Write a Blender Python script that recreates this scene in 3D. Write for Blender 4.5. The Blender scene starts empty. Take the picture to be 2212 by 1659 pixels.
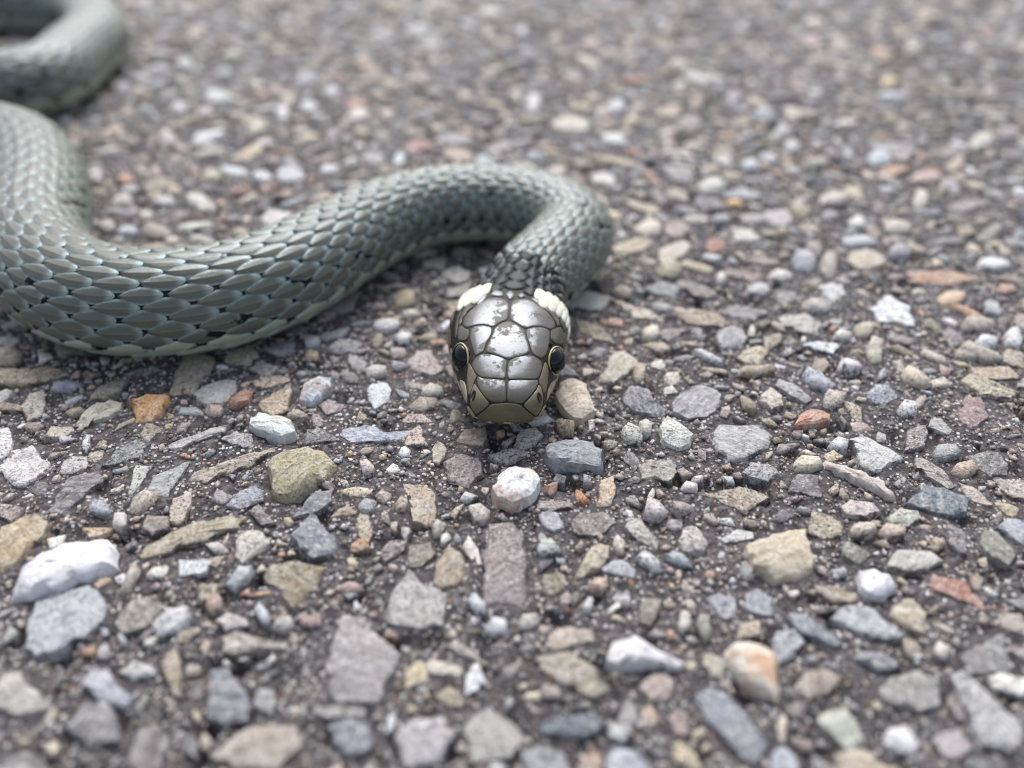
import bpy, math, random
import numpy as np
from mathutils import Vector
from mathutils.bvhtree import BVHTree

# ------------------------------------------------------------------ camera, sky, sun, exposure
MM = 0.001                       # the code below works in millimetres
PITCH = math.radians(38.0)
CAM_H = 68.0
LENS = 28.0
scene = bpy.context.scene
col = scene.collection
cd = bpy.data.cameras.new('camera')
cam = bpy.data.objects.new('camera', cd)
col.objects.link(cam)
cam.location = (0, 0, CAM_H * MM)
cam.rotation_euler = (math.pi / 2 - PITCH, 0, 0)
cd.sensor_width = 36.0
cd.lens = LENS
cd.clip_start = 0.002
cd.clip_end = 200.0
cd.dof.use_dof = True
cd.dof.focus_distance = 0.0985
cd.dof.aperture_fstop = 10.0
scene.camera = cam

SUN_EL, SUN_AZ = math.radians(52), math.radians(-4)      # soft light from an overcast sky ahead of the camera
world = bpy.data.worlds.new('World')
scene.world = world
world.use_nodes = True
wn = world.node_tree
bg = wn.nodes['Background']
sky = wn.nodes.new('ShaderNodeTexSky')
sky.sky_type = 'NISHITA'
sky.sun_disc = False
sky.sun_elevation = SUN_EL
sky.sun_rotation = SUN_AZ
sky.air_density = 1.0
sky.dust_density = 4.0
sky.ozone_density = 1.0
hs = wn.nodes.new('ShaderNodeHueSaturation')             # cloud cover: the blue is mostly washed out
hs.inputs['Saturation'].default_value = 0.65
wn.links.new(sky.outputs[0], hs.inputs['Color'])
wn.links.new(hs.outputs[0], bg.inputs['Color'])
bg.inputs['Strength'].default_value = 0.13
sl = bpy.data.lights.new('sun', 'SUN')
sl.energy = 1.5
sl.angle = math.radians(42)
sl.color = (0.90, 0.942, 1.0)
sun = bpy.data.objects.new('sun', sl)
col.objects.link(sun)
sun.location = (0, 1, 2)
sd = Vector((math.sin(SUN_AZ) * math.cos(SUN_EL), math.cos(SUN_AZ) * math.cos(SUN_EL), math.sin(SUN_EL)))
sun.rotation_euler = sd.to_track_quat('Z', 'Y').to_euler()
scene.view_settings.view_transform = 'Standard'
scene.view_settings.look = 'None'
scene.view_settings.exposure = 1.0
scene.view_settings.gamma = 1.0
scene.render.engine = 'CYCLES'
scene.cycles.use_denoising = True
scene.cycles.max_bounces = 5
scene.cycles.filter_width = 1.1

# ------------------------------------------------------------------ lens geometry: where a ray of the photograph meets a height
FPX = 1106.0 / (18.0 / LENS)      # focal length for a 2212 x 1659 picture
cP, sP = math.cos(PITCH), math.sin(PITCH)
CAM = np.array([0, 0, CAM_H])
def ray(px, py):
    cx = (np.asarray(px, float) - 1106.0) / FPX
    cy = -(np.asarray(py, float) - 829.5) / FPX
    return np.stack([cx, cP + sP * cy, -sP + cP * cy], -1)
def at(px, py, z=0.0):
    d = ray(px, py)
    t = (np.asarray(z) - CAM_H) / d[..., 2]
    return CAM + d * t[..., None]
def project(p):
    q = np.asarray(p) - CAM
    dep = q[..., 1] * cP - q[..., 2] * sP
    up = q[..., 1] * sP + q[..., 2] * cP
    return 1106 + FPX * q[..., 0] / dep, 829.5 - FPX * up / dep, dep

rng = np.random.default_rng(11)
random.seed(5)

# ------------------------------------------------------------------ small helpers
def mesh_of(name, v, f, mat, smooth=True, attrs=None):
    me = bpy.data.meshes.new(name)
    v = np.asarray(v, np.float32) * MM
    if isinstance(f, np.ndarray):
        nf, k = f.shape
        me.vertices.add(len(v)); me.vertices.foreach_set('co', v.ravel())
        me.loops.add(nf * k); me.loops.foreach_set('vertex_index', f.astype(np.int32).ravel())
        me.polygons.add(nf)
        me.polygons.foreach_set('loop_start', np.arange(0, nf * k, k, dtype=np.int32))
        me.update(calc_edges=True)
    else:
        me.from_pydata(v.tolist(), [], [list(map(int, q)) for q in f])
    if smooth:
        me.polygons.foreach_set('use_smooth', np.ones(len(me.polygons), bool))
    for an, val in (attrs or {}).items():
        val = np.asarray(val, np.float32)
        if val.shape[1] == 4:
            a = me.attributes.new(an, 'FLOAT_COLOR', 'POINT'); a.data.foreach_set('color', val.ravel())
        else:
            a = me.attributes.new(an, 'FLOAT_VECTOR', 'POINT'); a.data.foreach_set('vector', val.ravel())
    me.materials.append(mat)
    me.validate()
    return me
def link(name, me, parent=None, loc=(0, 0, 0)):
    o = bpy.data.objects.new(name, me)
    col.objects.link(o)
    if parent is not None:
        o.parent = parent
    o.location = [c * MM for c in loc]
    return o
def tag(o, label=None, cat=None, group=None, kind=None):
    for k, v in (('label', label), ('category', cat), ('group', group), ('kind', kind)):
        if v: o[k] = v
    return o

# ------------------------------------------------------------------ materials
class NT:
    def __init__(self, name):
        self.m = bpy.data.materials.new(name); self.m.use_nodes = True
        self.t = self.m.node_tree; self.n = self.t.nodes
        self.b = self.n['Principled BSDF']
    def new(self, t, **kw):
        x = self.n.new(t)
        for k, v in kw.items():
            if k in x.inputs: x.inputs[k].default_value = v
            else: setattr(x, k, v)
        return x
    def l(self, a, b): self.t.links.new(a, b)
    def math(self, op, a, b=None, c=None, clamp=False):
        x = self.n.new('ShaderNodeMath'); x.operation = op; x.use_clamp = clamp
        for i, v in enumerate((a, b, c)):
            if v is None: continue
            if isinstance(v, (int, float)): x.inputs[i].default_value = v
            else: self.l(v, x.inputs[i])
        return x.outputs[0]
    def mix(self, fac, a, b, blend='MIX'):
        x = self.n.new('ShaderNodeMix'); x.data_type = 'RGBA'; x.blend_type = blend
        for i, v in ((0, fac), (6, a), (7, b)):
            if isinstance(v, (int, float)): x.inputs[i].default_value = v
            elif isinstance(v, tuple): x.inputs[i].default_value = (*v, 1)
            else: self.l(v, x.inputs[i])
        return x.outputs[2]
    def ramp(self, fac, lo, hi):
        x = self.n.new('ShaderNodeMapRange'); x.interpolation_type = 'SMOOTHSTEP'
        self.l(fac, x.inputs[0]); x.inputs[1].default_value = lo; x.inputs[2].default_value = hi
        return x.outputs[0]
    def noise(self, vec, scale, detail=3.0, rough=0.6):
        x = self.n.new('ShaderNodeTexNoise'); x.inputs['Scale'].default_value = scale
        x.inputs['Detail'].default_value = detail; x.inputs['Roughness'].default_value = rough
        if vec is not None: self.l(vec, x.inputs['Vector'])
        return x.outputs[0]
    def attr(self, name):
        x = self.n.new('ShaderNodeAttribute'); x.attribute_name = name
        return x
    def pos(self):
        return self.n.new('ShaderNodeNewGeometry').outputs['Position']
    def bump(self, h, strength, dist):
        x = self.n.new('ShaderNodeBump'); x.inputs['Strength'].default_value = strength
        x.inputs['Distance'].default_value = dist
        self.l(h, x.inputs['Height']); self.l(x.outputs[0], self.b.inputs['Normal'])
        return x

def mat_binder():
    k = NT('asphalt_binder'); p = k.pos()
    n1 = k.noise(p, 90, 4); n2 = k.noise(p, 900, 4); n3 = k.noise(p, 3200, 3)
    base = k.mix(k.ramp(n1, .3, .7), (.022, .019, .020), (.062, .053, .054))
    base = k.mix(k.ramp(n2, .42, .68), base, (.13, .114, .112))
    vo = k.new('ShaderNodeTexVoronoi', Scale=1900.0); k.l(p, vo.inputs['Vector'])
    sep = k.new('ShaderNodeSeparateColor'); k.l(vo.outputs['Color'], sep.inputs[0])
    core = k.math('LESS_THAN', vo.outputs['Distance'], 0.42)
    pick = k.math('MULTIPLY', core, k.math('GREATER_THAN', sep.outputs[0], .55))
    tint = k.mix(sep.outputs[1], (.06, .052, .05), (.55, .52, .49))
    tint = k.mix(k.math('GREATER_THAN', sep.outputs[2], .965), tint, (.30, .16, .10))
    base = k.mix(pick, base, tint)
    k.l(base, k.b.inputs['Base Color'])
    k.b.inputs['Roughness'].default_value = .68
    k.b.inputs['Specular IOR Level'].default_value = .25
    h = k.math('ADD', k.math('MULTIPLY', n2, .6), k.math('MULTIPLY', n3, .3))
    h = k.math('ADD', h, k.math('MULTIPLY', core, .25))
    k.bump(h, 1.0, .0009)
    return k.m
def mat_stone(name, rough=.62, spec=.28):
    k = NT(name); p = k.pos()
    ca = k.attr('tint'); aux = k.attr('aux')
    sx = k.new('ShaderNodeSeparateXYZ'); k.l(aux.outputs['Vector'], sx.inputs[0])
    off = k.new('ShaderNodeVectorMath', operation='MULTIPLY_ADD')
    xx = k.new('ShaderNodeCombineXYZ'); k.l(sx.outputs[0], xx.inputs[0]); k.l(sx.outputs[0], xx.inputs[1]); k.l(sx.outputs[1], xx.inputs[2])
    k.l(xx.outputs[0], off.inputs[0]); off.inputs[1].default_value = (3.1, 5.3, 2.7)
    k.l(p, off.inputs[2])
    q = off.outputs[0]
    # bedding streaks, turned by a direction of its own in every stone
    rot = k.new('ShaderNodeVectorRotate', rotation_type='Z_AXIS'); k.l(q, rot.inputs['Vector'])
    k.l(k.math('MULTIPLY', sx.outputs[0], 6.28), rot.inputs['Angle'])
    st = k.new('ShaderNodeVectorMath', operation='MULTIPLY'); k.l(rot.outputs[0], st.inputs[0])
    st.inputs[1].default_value = (1, 4.5, 1)
    streak = k.noise(st.outputs[0], 330, 4)
    mott = k.noise(q, 620, 5, .65); fine = k.noise(q, 2600, 4, .75); big = k.noise(q, 170, 2)
    c = ca.outputs['Color']
    c = k.mix(k.math('MULTIPLY', k.ramp(streak, .38, .66), .6), c, k.mix(.5, c, (.62, .6, .56)))
    c = k.mix(k.math('MULTIPLY', k.ramp(mott, .48, .70), .75), c, k.mix(.62, c, (.055, .05, .05)))
    c = k.mix(k.math('MULTIPLY', k.ramp(k.noise(q, 1500, 4, .7), .52, .64), .5), c, k.mix(.55, c, (.75, .73, .7)))
    c = k.mix(k.math('MULTIPLY', k.ramp(big, .55, .75), .35), c, k.mix(.5, c, (.42, .3, .18)))
    specks = k.math('MULTIPLY', k.ramp(fine, .52, .60), sx.outputs[1])       # pitch left in the pores
    c = k.mix(specks, c, (.04, .037, .037))
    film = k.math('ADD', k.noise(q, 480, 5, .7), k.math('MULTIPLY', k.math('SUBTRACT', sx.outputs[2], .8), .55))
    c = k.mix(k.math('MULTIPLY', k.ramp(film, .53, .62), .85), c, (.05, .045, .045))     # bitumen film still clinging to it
    rust = k.math('MULTIPLY', k.ramp(k.noise(q, 260, 3), .46, .62), ca.outputs['Alpha'])
    c = k.mix(k.math('SUBTRACT', rust, 0, clamp=True), c, (.45, .17, .035))
    k.l(c, k.b.inputs['Base Color'])
    k.b.inputs['Roughness'].default_value = rough
    k.b.inputs['Specular IOR Level'].default_value = spec
    h = k.math('ADD', k.math('MULTIPLY', mott, .55), k.math('MULTIPLY', fine, .35))
    h = k.math('ADD', h, k.math('MULTIPLY', streak, .5))
    k.bump(h, .9, .0008)
    return k.m
def mat_scale():
    k = NT('snake_scale'); p = k.pos()
    a = k.attr('tint'); sc = k.attr('sc')
    sp = k.new('ShaderNodeSeparateColor'); k.l(a.outputs['Color'], sp.inputs[0])
    tone, blk, rnd, yel = sp.outputs[0], sp.outputs[1], sp.outputs[2], a.outputs['Alpha']
    s2 = k.new('ShaderNodeSeparateXYZ'); k.l(sc.outputs['Vector'], s2.inputs[0])
    u, v, keel = s2.outputs[0], s2.outputs[1], s2.outputs[2]
    au = k.math('ABSOLUTE', u)
    n = k.noise(p, 900, 4); nb = k.noise(p, 350, 3); nf = k.noise(p, 2600, 2)
    c = k.mix(k.ramp(tone, .0, .62), (.076, .074, .054), (.088, .100, .080))
    c = k.mix(k.ramp(tone, .72, 1.0), c, (.40, .43, .33))
    c = k.mix(k.math('MULTIPLY', rnd, .45), c, k.mix(.5, c, (.10, .10, .075)))
    c = k.mix(k.math('MULTIPLY', k.ramp(n, .4, .7), .25), c, k.mix(.5, c, (.06, .06, .045)))
    rim = k.math('MAXIMUM', k.ramp(k.math('ADD', au, k.math('MULTIPLY', k.math('SUBTRACT', nf, .5), .3)), .62, .95), k.math('SUBTRACT', 1, k.ramp(v, .05, .28)))
    c = k.mix(k.math('MULTIPLY', rim, .8), c, k.mix(.62, c, (.31, .41, .40)))
    kl = k.math('MULTIPLY', k.math('SUBTRACT', 1, k.ramp(au, .015, .06)), keel)
    c = k.mix(k.math('MULTIPLY', kl, .35), c, (.30, .25, .15))
    # black pigment: at the covered front of the scale, and in ragged patches on some of them
    bm = k.math('ADD', k.math('MULTIPLY', blk, 1.15), k.math('MULTIPLY', k.math('SUBTRACT', nb, .5), 1.3))
    bm = k.math('ADD', bm, k.math('MULTIPLY', k.math('SUBTRACT', .22, v), .8))
    bm = k.ramp(bm, .44, .52)
    c = k.mix(bm, c, (.007, .008, .010))
    c = k.mix(yel, c, (.86, .85, .60))
    k.l(c, k.b.inputs['Base Color'])
    k.b.inputs['Roughness'].default_value = .33
    k.l(k.math('SUBTRACT', .45, k.math('MULTIPLY', bm, .33)), k.b.inputs['Specular IOR Level'])
    k.b.inputs['Specular Tint'].default_value = (.82, .97, 1, 1)
    k.bump(k.math('ADD', k.math('MULTIPLY', nf, .4), n), .22, .00022)
    return k.m
def mat_skin():
    k = NT('snake_skin'); a = k.attr('tint')
    n = k.noise(k.pos(), 900, 4)
    c = k.mix(k.math('MULTIPLY', k.ramp(n, .35, .7), .5), a.outputs['Color'], k.mix(.6, a.outputs['Color'], (.01, .01, .01)))
    k.l(c, k.b.inputs['Base Color']); k.b.inputs['Roughness'].default_value = .5
    k.b.inputs['Specular IOR Level'].default_value = .12
    k.bump(n, .3, .0002)
    return k.m
def mat_shield():
    k = NT('head_shield'); p = k.pos(); a = k.attr('tint'); sc = k.attr('sc')
    s2 = k.new('ShaderNodeSeparateXYZ'); k.l(sc.outputs['Vector'], s2.inputs[0])
    edge, dark = s2.outputs[0], s2.outputs[1]
    n = k.noise(p, 420, 5, .62); nf = k.noise(p, 2400, 4)
    c = k.mix(k.math('MULTIPLY', k.ramp(n, .35, .7), .55), a.outputs['Color'], k.mix(.55, a.outputs['Color'], (.035, .03, .02)))
    e2 = k.ramp(k.math('ADD', edge, k.math('MULTIPLY', k.math('SUBTRACT', n, .5), .02)), .982, 1.0)
    bright = k.new('ShaderNodeSeparateColor'); k.l(a.outputs['Color'], bright.inputs[0])
    c = k.mix(k.math('MULTIPLY', e2, k.math('LESS_THAN', bright.outputs[0], .7)), c, (.010, .009, .008))
    c = k.mix(k.ramp(k.math('ADD', dark, k.math('MULTIPLY', k.math('SUBTRACT', n, .5), .5)), .45, .6), c, (.014, .013, .012))
    k.l(c, k.b.inputs['Base Color'])
    # the horny layer is glossy; worn patches of it are dull
    worn = k.ramp(k.math('ADD', k.noise(p, 420, 8, .72), k.math('MULTIPLY', k.ramp(edge, .6, 1.0), .10)), .545, .585)
    k.b.inputs['IOR'].default_value = 1.8
    k.b.inputs['Specular Tint'].default_value = (.82, .88, 1, 1)
    gl = a.outputs['Alpha']
    k.l(k.math('MULTIPLY', k.math('MULTIPLY', gl, .32), k.math('SUBTRACT', 1.0, k.math('MULTIPLY', worn, .5))), k.b.inputs['Specular IOR Level'])
    k.l(k.math('ADD', .2, k.math('MULTIPLY', worn, .3)), k.b.inputs['Roughness'])
    k.bump(k.math('ADD', k.math('MULTIPLY', nf, .3), n), .12, .0003)
    return k.m
def mat_plain(name, c, rough, coat=0.0):
    k = NT(name)
    n = k.noise(k.pos(), 2200, 3)
    k.l(k.mix(k.math('MULTIPLY', n, .5), c, tuple(x * .7 for x in c)), k.b.inputs['Base Color'])
    k.b.inputs['Roughness'].default_value = rough
    k.b.inputs['Coat Weight'].default_value = coat
    k.b.inputs['Coat Roughness'].default_value = .03
    return k.m
M_BIND = mat_binder()
M_STONE = mat_stone('stone')
M_GLOSS = mat_stone('wet_looking_stone', .3, .6)
M_SCALE = mat_scale(); M_SKIN = mat_skin(); M_SHIELD = mat_shield()
M_EYE = mat_plain('eyeball', (.004, .005, .007), .06)
M_EYE.node_tree.nodes['Principled BSDF'].inputs['Specular IOR Level'].default_value = .3
M_IRIS = mat_plain('eye_rim', (.42, .34, .18), .4)
M_NOSTRIL = mat_plain('nostril', (.006, .005, .005), .5)

# ------------------------------------------------------------------ asphalt: one sheet, fine near the snake, reaching far out
def lattice_noise(xx, yy, cell, seed):
    r = np.random.default_rng(seed); g = r.random((512, 512)).astype(np.float32)
    fx, fy = xx / cell, yy / cell
    ix, iy = np.floor(fx).astype(int), np.floor(fy).astype(int)
    tx, ty = fx - ix, fy - iy
    tx, ty = tx * tx * (3 - 2 * tx), ty * ty * (3 - 2 * ty)
    a, b = g[ix % 512, iy % 512], g[(ix + 1) % 512, iy % 512]
    c, d = g[ix % 512, (iy + 1) % 512], g[(ix + 1) % 512, (iy + 1) % 512]
    return (a * (1 - tx) + b * tx) * (1 - ty) + (c * (1 - tx) + d * tx) * ty - .5
def ground_h(x, y):
    return (-.10 + .35 * lattice_noise(x, y, 16, 1) + .35 * lattice_noise(x, y, 5, 2)
            + .35 * lattice_noise(x, y, 2.3, 3) + .45 * lattice_noise(x, y, 1.3, 4)
            - 7 * np.maximum(0, lattice_noise(x, y, 2.7, 5) - .24))
far = np.array([300, 380, 520, 800, 1400, 3000, 8000, 25000, 60000.])
xs = np.concatenate([-far[::-1] , np.arange(-240, 240.1, .8), far])
ys = np.concatenate([-far[::-1], [-150, -60, -20], np.arange(5, 420.1, .8), far + 200])
XX, YY = np.meshgrid(xs, ys, indexing='ij')
ZZ = ground_h(XX, YY)
nx, ny = XX.shape
idx = np.arange(nx * ny).reshape(nx, ny)
gf = np.stack([idx[:-1, :-1], idx[1:, :-1], idx[1:, 1:], idx[:-1, 1:]], -1).reshape(-1, 4)
road = link('road', mesh_of('road', np.stack([XX, YY, ZZ], -1).reshape(-1, 3), gf, M_BIND))
tag(road, 'weathered dark grey asphalt with worn pale aggregate under the snake', None, None, 'structure')

# ------------------------------------------------------------------ stones set in the asphalt
def resample(poly, n, jitter=0.0, r=None):
    poly = np.asarray(poly, float)
    d = np.linalg.norm(np.roll(poly, -1, 0) - poly, axis=1)
    s = np.concatenate([[0], np.cumsum(d)]); pp = np.vstack([poly, poly[:1]])
    t = np.linspace(0, s[-1], n, endpoint=False)
    out = np.stack([np.interp(t, s, pp[:, i]) for i in range(2)], -1)
    if jitter and r is not None:
        out += r.normal(0, jitter, out.shape)
    return out
def with_corners(poly, n):
    """outline of about n points that keeps its corners"""
    poly = np.asarray(poly, float)
    d = np.linalg.norm(np.roll(poly, -1, 0) - poly, axis=1)
    k = np.maximum(1, np.round(d / d.sum() * n)).astype(int)
    out = []
    for i in range(len(poly)):
        q = poly[(i + 1) % len(poly)]
        for j in range(k[i]): out.append(poly[i] + (q - poly[i]) * j / k[i])
    return np.array(out)
def stone_geo(outline, h, seed, n=18, deep=-1.3, proud=False):
    """a broken, worn stone: outline (mm, about its centre), standing h above the ground level"""
    r = np.random.default_rng(seed)
    size = math.sqrt(abs(np.ptp(outline[:, 0]) * np.ptp(outline[:, 1])))
    o = with_corners(outline, n); n = len(o)
    o = o + r.normal(0, .022 * size, o.shape)
    planes = [(1.0, r.normal(0, .10), r.normal(0, .10))]
    for q in range(r.integers(2, 5)):
        a = r.random() * 6.28; k = r.uniform(.35, 1.3)
        planes.append((1 + k * r.uniform(.0, .5), -math.cos(a) * k, -math.sin(a) * k))
    V = []
    steep = r.uniform(.90, .97)
    rings = ((1.05, None), (1.0, .12 if proud else -.05), (steep, .72), (.76, .93), (.52, 1.0), (.26, 1.0))
    for k, f0 in rings:
        xy = o * k * (1 + (r.normal(0, .03, (n, 1)) if f0 and k < .95 else 0))
        if f0 is None: z = np.full(n, deep)
        else:
            e = xy / (size * .5)
            f = np.min([c + px * e[:, 0] + py * e[:, 1] for c, px, py in planes], axis=0)
            hh = h * np.clip(.45 + .55 * f, .3, 1.3)
            z = hh * f0 + r.normal(0, .03 + .05 * min(h, 1), n) * (1 if k < 1 else .3)
        V.append(np.column_stack([xy, z]))
    V.append(np.array([[0, 0, V[-1][:, 2].mean()]]))
    F = []
    for j in range(len(rings) - 1):
        for i in range(n):
            a, b = j * n + i, j * n + (i + 1) % n
            F += [(a, b, b + n), (a, b + n, a + n)]
    L = (len(rings) - 1) * n
    for i in range(n):
        F.append((L + i, L + (i + 1) % n, len(rings) * n))
    return np.vstack(V), np.array(F)

A0, AK = (0, 1300), .976         # the photograph's lower left quarter and its scale
TR = []                          # outline (picture units of 2212), colour, height, rust, gloss, (label, name) for loose ones
def add(org, k, poly, c, h=.7, rust=0., gloss=0, loose=None, speck=None):
    p = (np.asarray(poly, float) / k + np.asarray(org)) / (4000 / 2212)
    TR.append(dict(p=p, c=c, h=h, rust=rust, gloss=gloss, loose=loose, speck=speck))
def L(poly, c, h=.7, **kw): add((0, 1300), .976, poly, c, h, **kw)
def R(poly, c, h=.7, **kw): add((2000, 1300), .976, poly, c, h, **kw)
def E(org, k, cx, cy, a, b, c, rot=0., h=.8):
    t = np.linspace(0, 2 * math.pi, 9, endpoint=False) + random.random()
    rr = np.array([random.uniform(.82, 1.1) for _ in t])
    x, y = a * np.cos(t) * rr, b * np.sin(t) * rr
    ca, sa = math.cos(math.radians(rot)), math.sin(math.radians(rot))
    add(org, k, np.stack([cx + x * ca - y * sa, cy + x * sa + y * ca], -1), c, h)

L([(40,1005),(60,920),(130,850),(235,800),(400,775),(430,790),(445,880),(360,905),(290,945),(200,975),(110,1000)], (.74,.72,.74), 2.2, speck=.05, loose='large chalky white angular stone with one ragged straight side')
L([(0,740),(80,690),(160,680),(190,710),(160,770),(60,870),(10,900),(-40,880)], (.44,.34,.2), 1.6)
L([(100,1080),(130,1020),(200,980),(370,955),(410,1000),(395,1090),(330,1150),(240,1190),(130,1240),(100,1190)], (.40,.41,.43), 1.3)
L([(1020,510),(1040,475),(1100,445),(1180,435),(1250,450),(1290,490),(1240,550),(1160,600),(1080,628),(1035,600)], (.34,.295,.17), 1.9, speck=.6, loose='smooth olive yellow pebble with dark flecks and a curved ridge')
L([(893,790),(940,750),(985,745),(1042,800),(975,840),(915,885),(893,850)], (.5,.46,.4), 1.2)
L([(520,850),(560,800),(720,730),(880,695),(945,695),(900,740),(800,780),(640,830),(545,858)], (.36,.3,.2), .8)
L([(715,560),(740,530),(830,500),(940,460),(1045,430),(1060,445),(980,490),(880,535),(780,565)], (.36,.29,.22), .5, speck=.8)
L([(620,440),(700,400),(800,365),(880,350),(870,375),(780,405),(690,435)], (.42,.4,.37), .7)
L([(385,510),(430,450),(520,400),(570,420),(540,470),(450,500)], (.21,.22,.21), .5)
L([(950,330),(985,300),(1060,315),(1120,340),(1130,385),(1080,410),(1000,390),(955,365)], (.56,.59,.56), 1.6, rust=.25, speck=.1, loose='blocky milky green quartz pebble')
L([(720,235),(780,195),(850,175),(895,180),(905,215),(870,260),(790,275)], (.4,.39,.37), .9)
L([(500,265),(560,240),(640,235),(650,255),(620,300),(570,335),(515,335)], (.5,.26,.085), 1.2, speck=.5, loose='bright orange flat stone chip')
L([(275,365),(340,280),(420,250),(465,265),(460,290),(390,325),(310,365)], (.45,.42,.32), 1.0)
L([(80,280),(110,230),(165,220),(180,270),(150,320),(100,330)], (.42,.39,.33), .9)
L([(-40,355),(30,350),(48,390),(40,440),(0,470),(-40,460)], (.7,.68,.66), 1.2)
L([(330,260),(360,210),(440,175),(485,180),(470,220),(400,250)], (.25,.22,.16), .7)
L([(1140,240),(1160,190),(1220,160),(1265,165),(1260,215),(1210,260),(1150,265)], (.48,.56,.6), 1.5, speck=.4, loose='pale blue banded pebble with a rusty corner', rust=.3)
L([(1395,210),(1420,190),(1470,185),(1495,215),(1480,260),(1430,285),(1400,250)], (.62,.65,.67), 1.1, speck=.1)
L([(870,280),(900,240),(935,218),(965,230),(950,265),(900,290)], (.34,.15,.08), 1.0)
L([(775,300),(800,280),(850,280),(855,305),(810,320)], (.38,.28,.23), .7)
L([(1290,395),(1310,370),(1400,350),(1490,382),(1560,365),(1600,385),(1540,405),(1440,415),(1330,418)], (.40,.42,.48), .35, speck=.5)
L([(990,930),(1030,875),(1130,865),(1240,890),(1225,930),(1160,1020),(1120,1050),(1060,985)], (.25,.2,.12), .8, speck=.7)
L([(1100,760),(1190,680),(1240,740),(1300,790),(1270,840),(1190,858),(1140,820)], (.22,.23,.25), 1.5)
L([(1110,700),(1200,600),(1265,595),(1270,640),(1200,685)], (.2,.2,.22), .9)
L([(860,660),(900,610),(970,580),(1010,600),(1000,640),(930,670)], (.3,.3,.34), .6)
L([(1690,490),(1760,455),(1830,480),(1840,540),(1790,590),(1720,570)], (.24,.19,.18), .4, speck=.8)
L([(1370,490),(1400,478),(1428,510),(1420,545),(1385,545)], (.56,.47,.42), .9)
L([(1785,660),(1830,655),(1870,690),(1850,720),(1810,720)], (.55,.48,.42), .8)
L([(1505,660),(1530,625),(1558,635),(1545,675),(1515,680)], (.52,.41,.3), .9)
L([(1645,740),(1665,712),(1705,730),(1680,775),(1650,775)], (.45,.4,.33), .8)
L([(1445,850),(1480,790),(1560,780),(1540,830),(1470,870)], (.22,.17,.17), .6)
L([(1650,950),(1660,870),(1710,805),(1760,830),(1780,910),(1740,960),(1680,975)], (.31,.24,.16), .9)
L([(1550,880),(1560,810),(1640,800),(1660,840),(1610,890)], (.27,.24,.18), .6)
L([(1850,1050),(1840,850),(1870,720),(1950,715),(2000,760),(2015,1000),(1960,1050)], (.25,.21,.2), .7, speck=.8)
L([(1460,1050),(1500,970),(1560,890),(1640,960),(1700,1000),(1690,1110),(1600,1130),(1480,1110)], (.35,.33,.31), .8, speck=.8)
L([(1240,1370),(1245,1230),(1290,1075),(1370,1070),(1460,1160),(1530,1220),(1500,1300),(1430,1420),(1300,1410)], (.3,.27,.26), 1.0)
L([(575,1110),(640,1040),(710,1035),(730,1080),(690,1130),(610,1160)], (.5,.5,.5), 1.2)
L([(430,1110),(500,1010),(600,1000),(620,1040),(560,1120),(460,1145)], (.27,.23,.19), .9)
L([(820,1100),(860,1060),(945,1090),(950,1120),(860,1130)], (.5,.45,.43), 1.0)
L([(845,1150),(900,1135),(1000,1165),(1090,1180),(1100,1205),(980,1205),(890,1220),(850,1210)], (.4,.36,.31), .9)
L([(610,1260),(630,1210),(680,1205),(690,1280),(685,1380),(655,1370)], (.42,.34,.24), 1.1)
L([(310,1330),(340,1260),(390,1270),(500,1390),(460,1420),(380,1400)], (.42,.42,.46), 1.2)
L([(440,1290),(500,1245),(590,1270),(590,1305),(500,1320)], (.5,.49,.48), .9)
L([(1600,1260),(1640,1240),(1740,1265),(1780,1290),(1740,1310),(1640,1300)], (.6,.56,.47), 1.0)
L([(1845,1120),(1880,1085),(1935,1100),(1930,1150),(1870,1150)], (.65,.65,.66), 1.0)
L([(1780,1020),(1810,990),(1850,1030),(1855,1085),(1820,1075)], (.5,.51,.53), .9)
L([(865,960),(910,905),(965,895),(940,940),(890,990)], (.4,.42,.44), .9)
L([(970,1060),(990,1030),(1030,1080),(1030,1125),(1000,1110)], (.42,.44,.46), .9)
L([(1690,1190),(1730,1160),(1830,1230),(1840,1260),(1780,1240)], (.42,.38,.33), .9)
L([(790,1600),(900,1520),(1040,1480),(1140,1500),(1150,1580),(1060,1659),(880,1659)], (.36,.31,.25), 1.1)
L([(1240,1490),(1290,1460),(1400,1480),(1430,1560),(1360,1620),(1280,1590)], (.22,.23,.26), 1.0)
L([(1510,1530),(1560,1470),(1680,1450),(1740,1520),(1680,1620),(1600,1659),(1530,1659)], (.4,.37,.37), 1.2)
L([(490,1640),(520,1500),(600,1480),(640,1560),(610,1680),(520,1690)], (.2,.17,.16), .9)
L([(-40,1400),(0,1290),(50,1280),(130,1350),(200,1420),(140,1450),(40,1460)], (.4,.37,.32), 1.1)
L([(240,1500),(300,1420),(400,1390),(460,1480),(440,1560),(330,1580)], (.2,.19,.19), .9)
L([(790,1460),(800,1280),(860,1270),(960,1400),(940,1480),(850,1490)], (.2,.2,.22), 1.0)
L([(1170,1430),(1270,1415),(1420,1432),(1390,1465),(1220,1475)], (.3,.28,.26), .7)
L([(780,1060),(790,1000),(840,1000),(850,1050),(800,1080)], (.33,.22,.17), .8)
L([(1140,1110),(1150,1080),(1220,1080),(1230,1110),(1190,1135)], (.27,.17,.17), .7)
L([(480,940),(510,890),(540,900),(500,980),(450,1000)], (.36,.31,.26), .9)
L([(1040,1130),(1060,1090),(1110,1085),(1125,1110),(1090,1150)], (.4,.38,.36), .9)
L([(315,440),(325,395),(345,390),(340,440),(325,465)], (.66,.65,.64), .9)
L([(340,690),(350,640),(400,635),(425,670),(400,705)], (.35,.36,.38), .9)
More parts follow.
